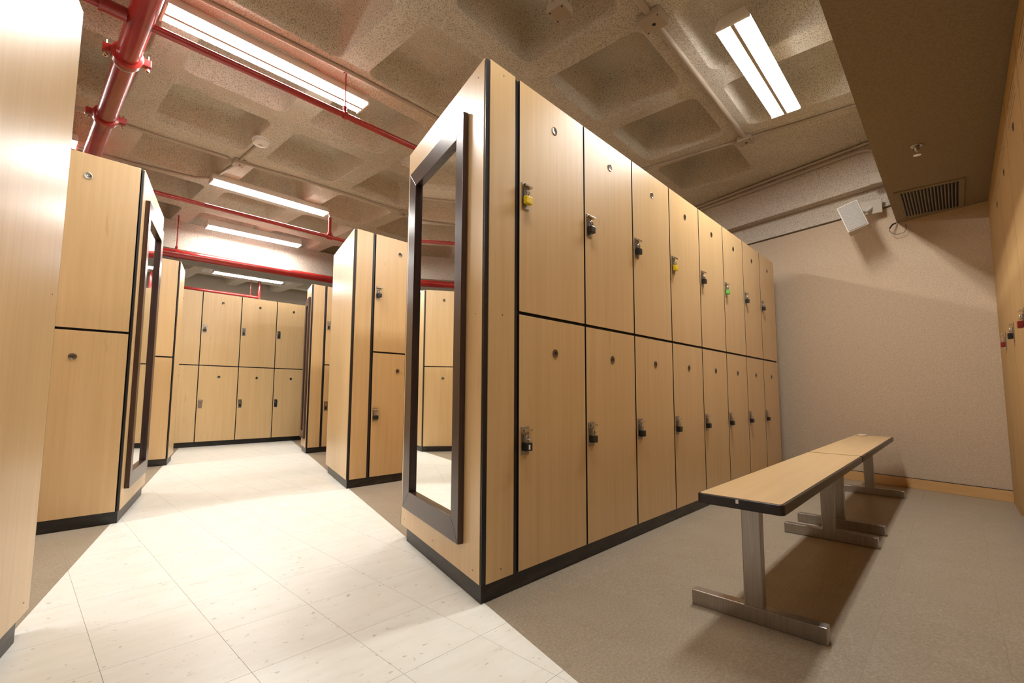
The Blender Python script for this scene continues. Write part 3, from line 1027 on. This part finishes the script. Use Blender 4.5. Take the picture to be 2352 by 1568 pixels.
conduit('painted conduit along the ceiling beside the near aisle light', [(-0.75, 1.66, zc), (0.25, 1.615, zc), (1.3, 1.60, zc), (4.2, 1.60, zc)], 0.013)
by0, by1 = -0.90, 1.2
conduit('upper of the two conduits along the wall beam', [(4.054 + KW * by0, by0, CEIL - 0.022), (4.054 + KW * by1, by1, CEIL - 0.022)], 0.014)
cc = 4.056
conduit('lower conduit along the wall beam, bending down by the speaker', [(cc + KW * by1, by1, CEIL - 0.066), (cc + KW * -0.70, -0.70, CEIL - 0.066), (cc + KW * -0.77, -0.77, CEIL - 0.080),
        (cc + KW * -0.81, -0.81, CEIL - 0.11), (cc + KW * -0.825, -0.825, CEIL - 0.17), (cc + KW * -0.825, -0.825, 2.585)], 0.014)
jb = thing('junction_box', (4.045 + KW * -0.83, -0.83, 2.54), 'painted junction box on the wall beam above the speaker', 'box')
MB().box(-0.03, 0.03, -0.06, 0.06, -0.05, 0.05).build('box_body', M['galv'], jb, bevel=0.003)
MB().box(-0.033, -0.03, -0.055, 0.055, -0.045, 0.045).build('box_cover', M['galv'], jb)
# pendant box in a coffer near the top edge
pb = thing('pendant_box', (0.815, 0.245, 2.815), 'square painted box hanging in a coffer at the top edge', 'box', None, 0.05)
MB().box(-0.052, 0.052, -0.052, 0.052, 0.0, 0.045).build('box_body', M['galv'], pb, bevel=0.003)
MB().tube([(-0.03, 0.03, 0.045), (-0.05, 0.05, 0.12), (-0.11, 0.09, 0.19), (-0.22, 0.12, 0.26), (-0.22, 0.12, 0.365)], 0.011, 10).build('conduit_run', M['galv'], pb, True)
MB().tube([(0.03, -0.03, 0.045), (0.05, -0.06, 0.12), (0.09, -0.14, 0.20), (0.12, -0.22, 0.26), (0.12, -0.22, 0.365)], 0.011, 10).build('conduit_run', M['galv'], pb, True)
MB().tube([(0, 0, 0.045), (0, 0, 0.365)], 0.012, 10).build('stem', M['gap'], pb, True)
for sx, sy in ((-1, -1), (1, 1), (-1, 1)):
    MB().lathe([(0.005, 0.0), (0.005, 0.002)], (sx * 0.038, sy * 0.038, -0.0018), 8).build('screw', M['ink'], pb)

sd = thing('smoke_detector', (0.206, 2.975, CEIL), 'round white smoke detector on a ceiling rib above the aisle', 'smoke detector')
MB().lathe([(0.060, -0.018), (0.072, -0.014), (0.072, -0.001)], n=28).build('base', M['white_metal'], sd, True)
MB().lathe([(0.020, -0.052), (0.045, -0.050), (0.062, -0.040), (0.066, -0.024), (0.062, -0.018)], n=28).build('cover', M['white_metal'], sd, True)
MB().box(-0.022, 0.012, -0.014, 0.0, -0.0545, -0.0515).build('test_button', M['galv'], sd)

# ------------------------------------------------------------------ speaker, vent, sprinkler head, cable
sp = thing('wall_speaker', (3.66, -0.664, 2.200), 'small white loudspeaker tilted down from the wall beam', 'speaker')
rotm = Matrix(((-1, 0, 0), (0, -0.956, 0.293), (0, 0.293, 0.956))).to_4x4()   # looks along -x, rolled about that axis


def sp_box(nm, x0, x1, y0, y1, z0, z1, mt, bev=0.0):
    mb = MB().box(x0, x1, y0, y1, z0, z1)
    mb.v = [tuple(rotm @ Vector(q)) for q in mb.v]
    return mb.build(nm, mt, sp, bevel=bev)


sp_box('cabinet', -0.085, 0.055, -0.072, 0.072, -0.118, 0.118, M['speaker'], 0.006)
sp_box('front_grille', 0.055, 0.060, -0.064, 0.064, -0.110, 0.110, M['speaker_grille'], 0.002)
MB().tube([(0.08, -0.01, 0.03), (0.16, -0.07, 0.08), (0.235, -0.10, 0.13)], 0.014, 10).build('bracket_arm', M['white_metal'], sp, True)
MB().box(0.225, 0.250, -0.17, -0.03, 0.07, 0.19).build('bracket_plate', M['galv'], sp, bevel=0.003)

vg = thing('vent_grille', (3.19, -1.278, SZ), 'slatted air vent in the soffit by the end wall', 'vent')
MB().box(0.0, 0.60, 0.0, 0.30, -0.0015, -0.0002).build('duct_opening', M['dark_void'], vg)
for (a, b_, c, d_) in ((-0.035, 0.635, -0.03, 0.0), (-0.035, 0.635, 0.30, 0.33), (-0.035, 0.0, 0.0, 0.30), (0.60, 0.635, 0.0, 0.30)):
    MB().box(a, b_, c, d_, -0.008, -0.0002).build('frame_bar', M['soffit'], vg, bevel=0.002)
for k in range(17):
    y = 0.009 + k * 0.0176
    mb = MB().add([(0.0, y, -0.002), (0.60, y, -0.002), (0.60, y + 0.0055, -0.010), (0.0, y + 0.0055, -0.010),
                   (0.0, y + 0.003, -0.002), (0.60, y + 0.003, -0.002), (0.60, y + 0.0085, -0.010), (0.0, y + 0.0085, -0.010)],
                  [(0, 1, 2, 3), (7, 6, 5, 4), (3, 2, 6, 7), (0, 4, 5, 1), (0, 3, 7, 4), (1, 5, 6, 2)])
    mb.build('slat', M['speaker_grille'], vg)

sh = thing('fire_sprinkler', (2.414, -1.106, SZ), 'small chrome sprinkler head on the soffit', 'sprinkler')
MB().lathe([(0.026, -0.004), (0.028, -0.0005)], n=20).build('escutcheon', M['steel'], sh, True)
MB().lathe([(0.008, -0.030), (0.012, -0.024), (0.014, -0.004)], n=14).build('body', M['steel'], sh, True)
for s in (-1, 1):
    MB().tube([(s * 0.010, 0, -0.024), (s * 0.014, 0, -0.036), (s * 0.004, 0, -0.050)], 0.0025, 6).build('frame_arm', M['chrome'], sh)
MB().lathe([(0.018, -0.056), (0.018, -0.053), (0.005, -0.050)], n=16).build('deflector', M['chrome'], sh, True)

cb = thing('loose_cable', (3.90, -0.91, 2.13), 'thin black cable looping down at the soffit corner', 'cable')
MB().tube([(0.03, 0.0, 0.035), (0.0, 0.02, 0.02), (-0.01, 0.038, -0.01), (-0.005, 0.04, -0.035), (0.0, 0.02, -0.06), (0.0, -0.01, -0.07), (0.0, -0.045, -0.065), (0.0, -0.06, -0.045), (0.0, -0.064, -0.02), (0.005, -0.06, 0.0)],
          0.002, 8).build('loop', M['cable'], cb, True)
MB().tube([(0.03, 0.0, 0.035), (0.0, 0.02, 0.02), (-0.01, 0.038, -0.01)], 0.006, 8).build('cable_end', M['cable'], cb, True)
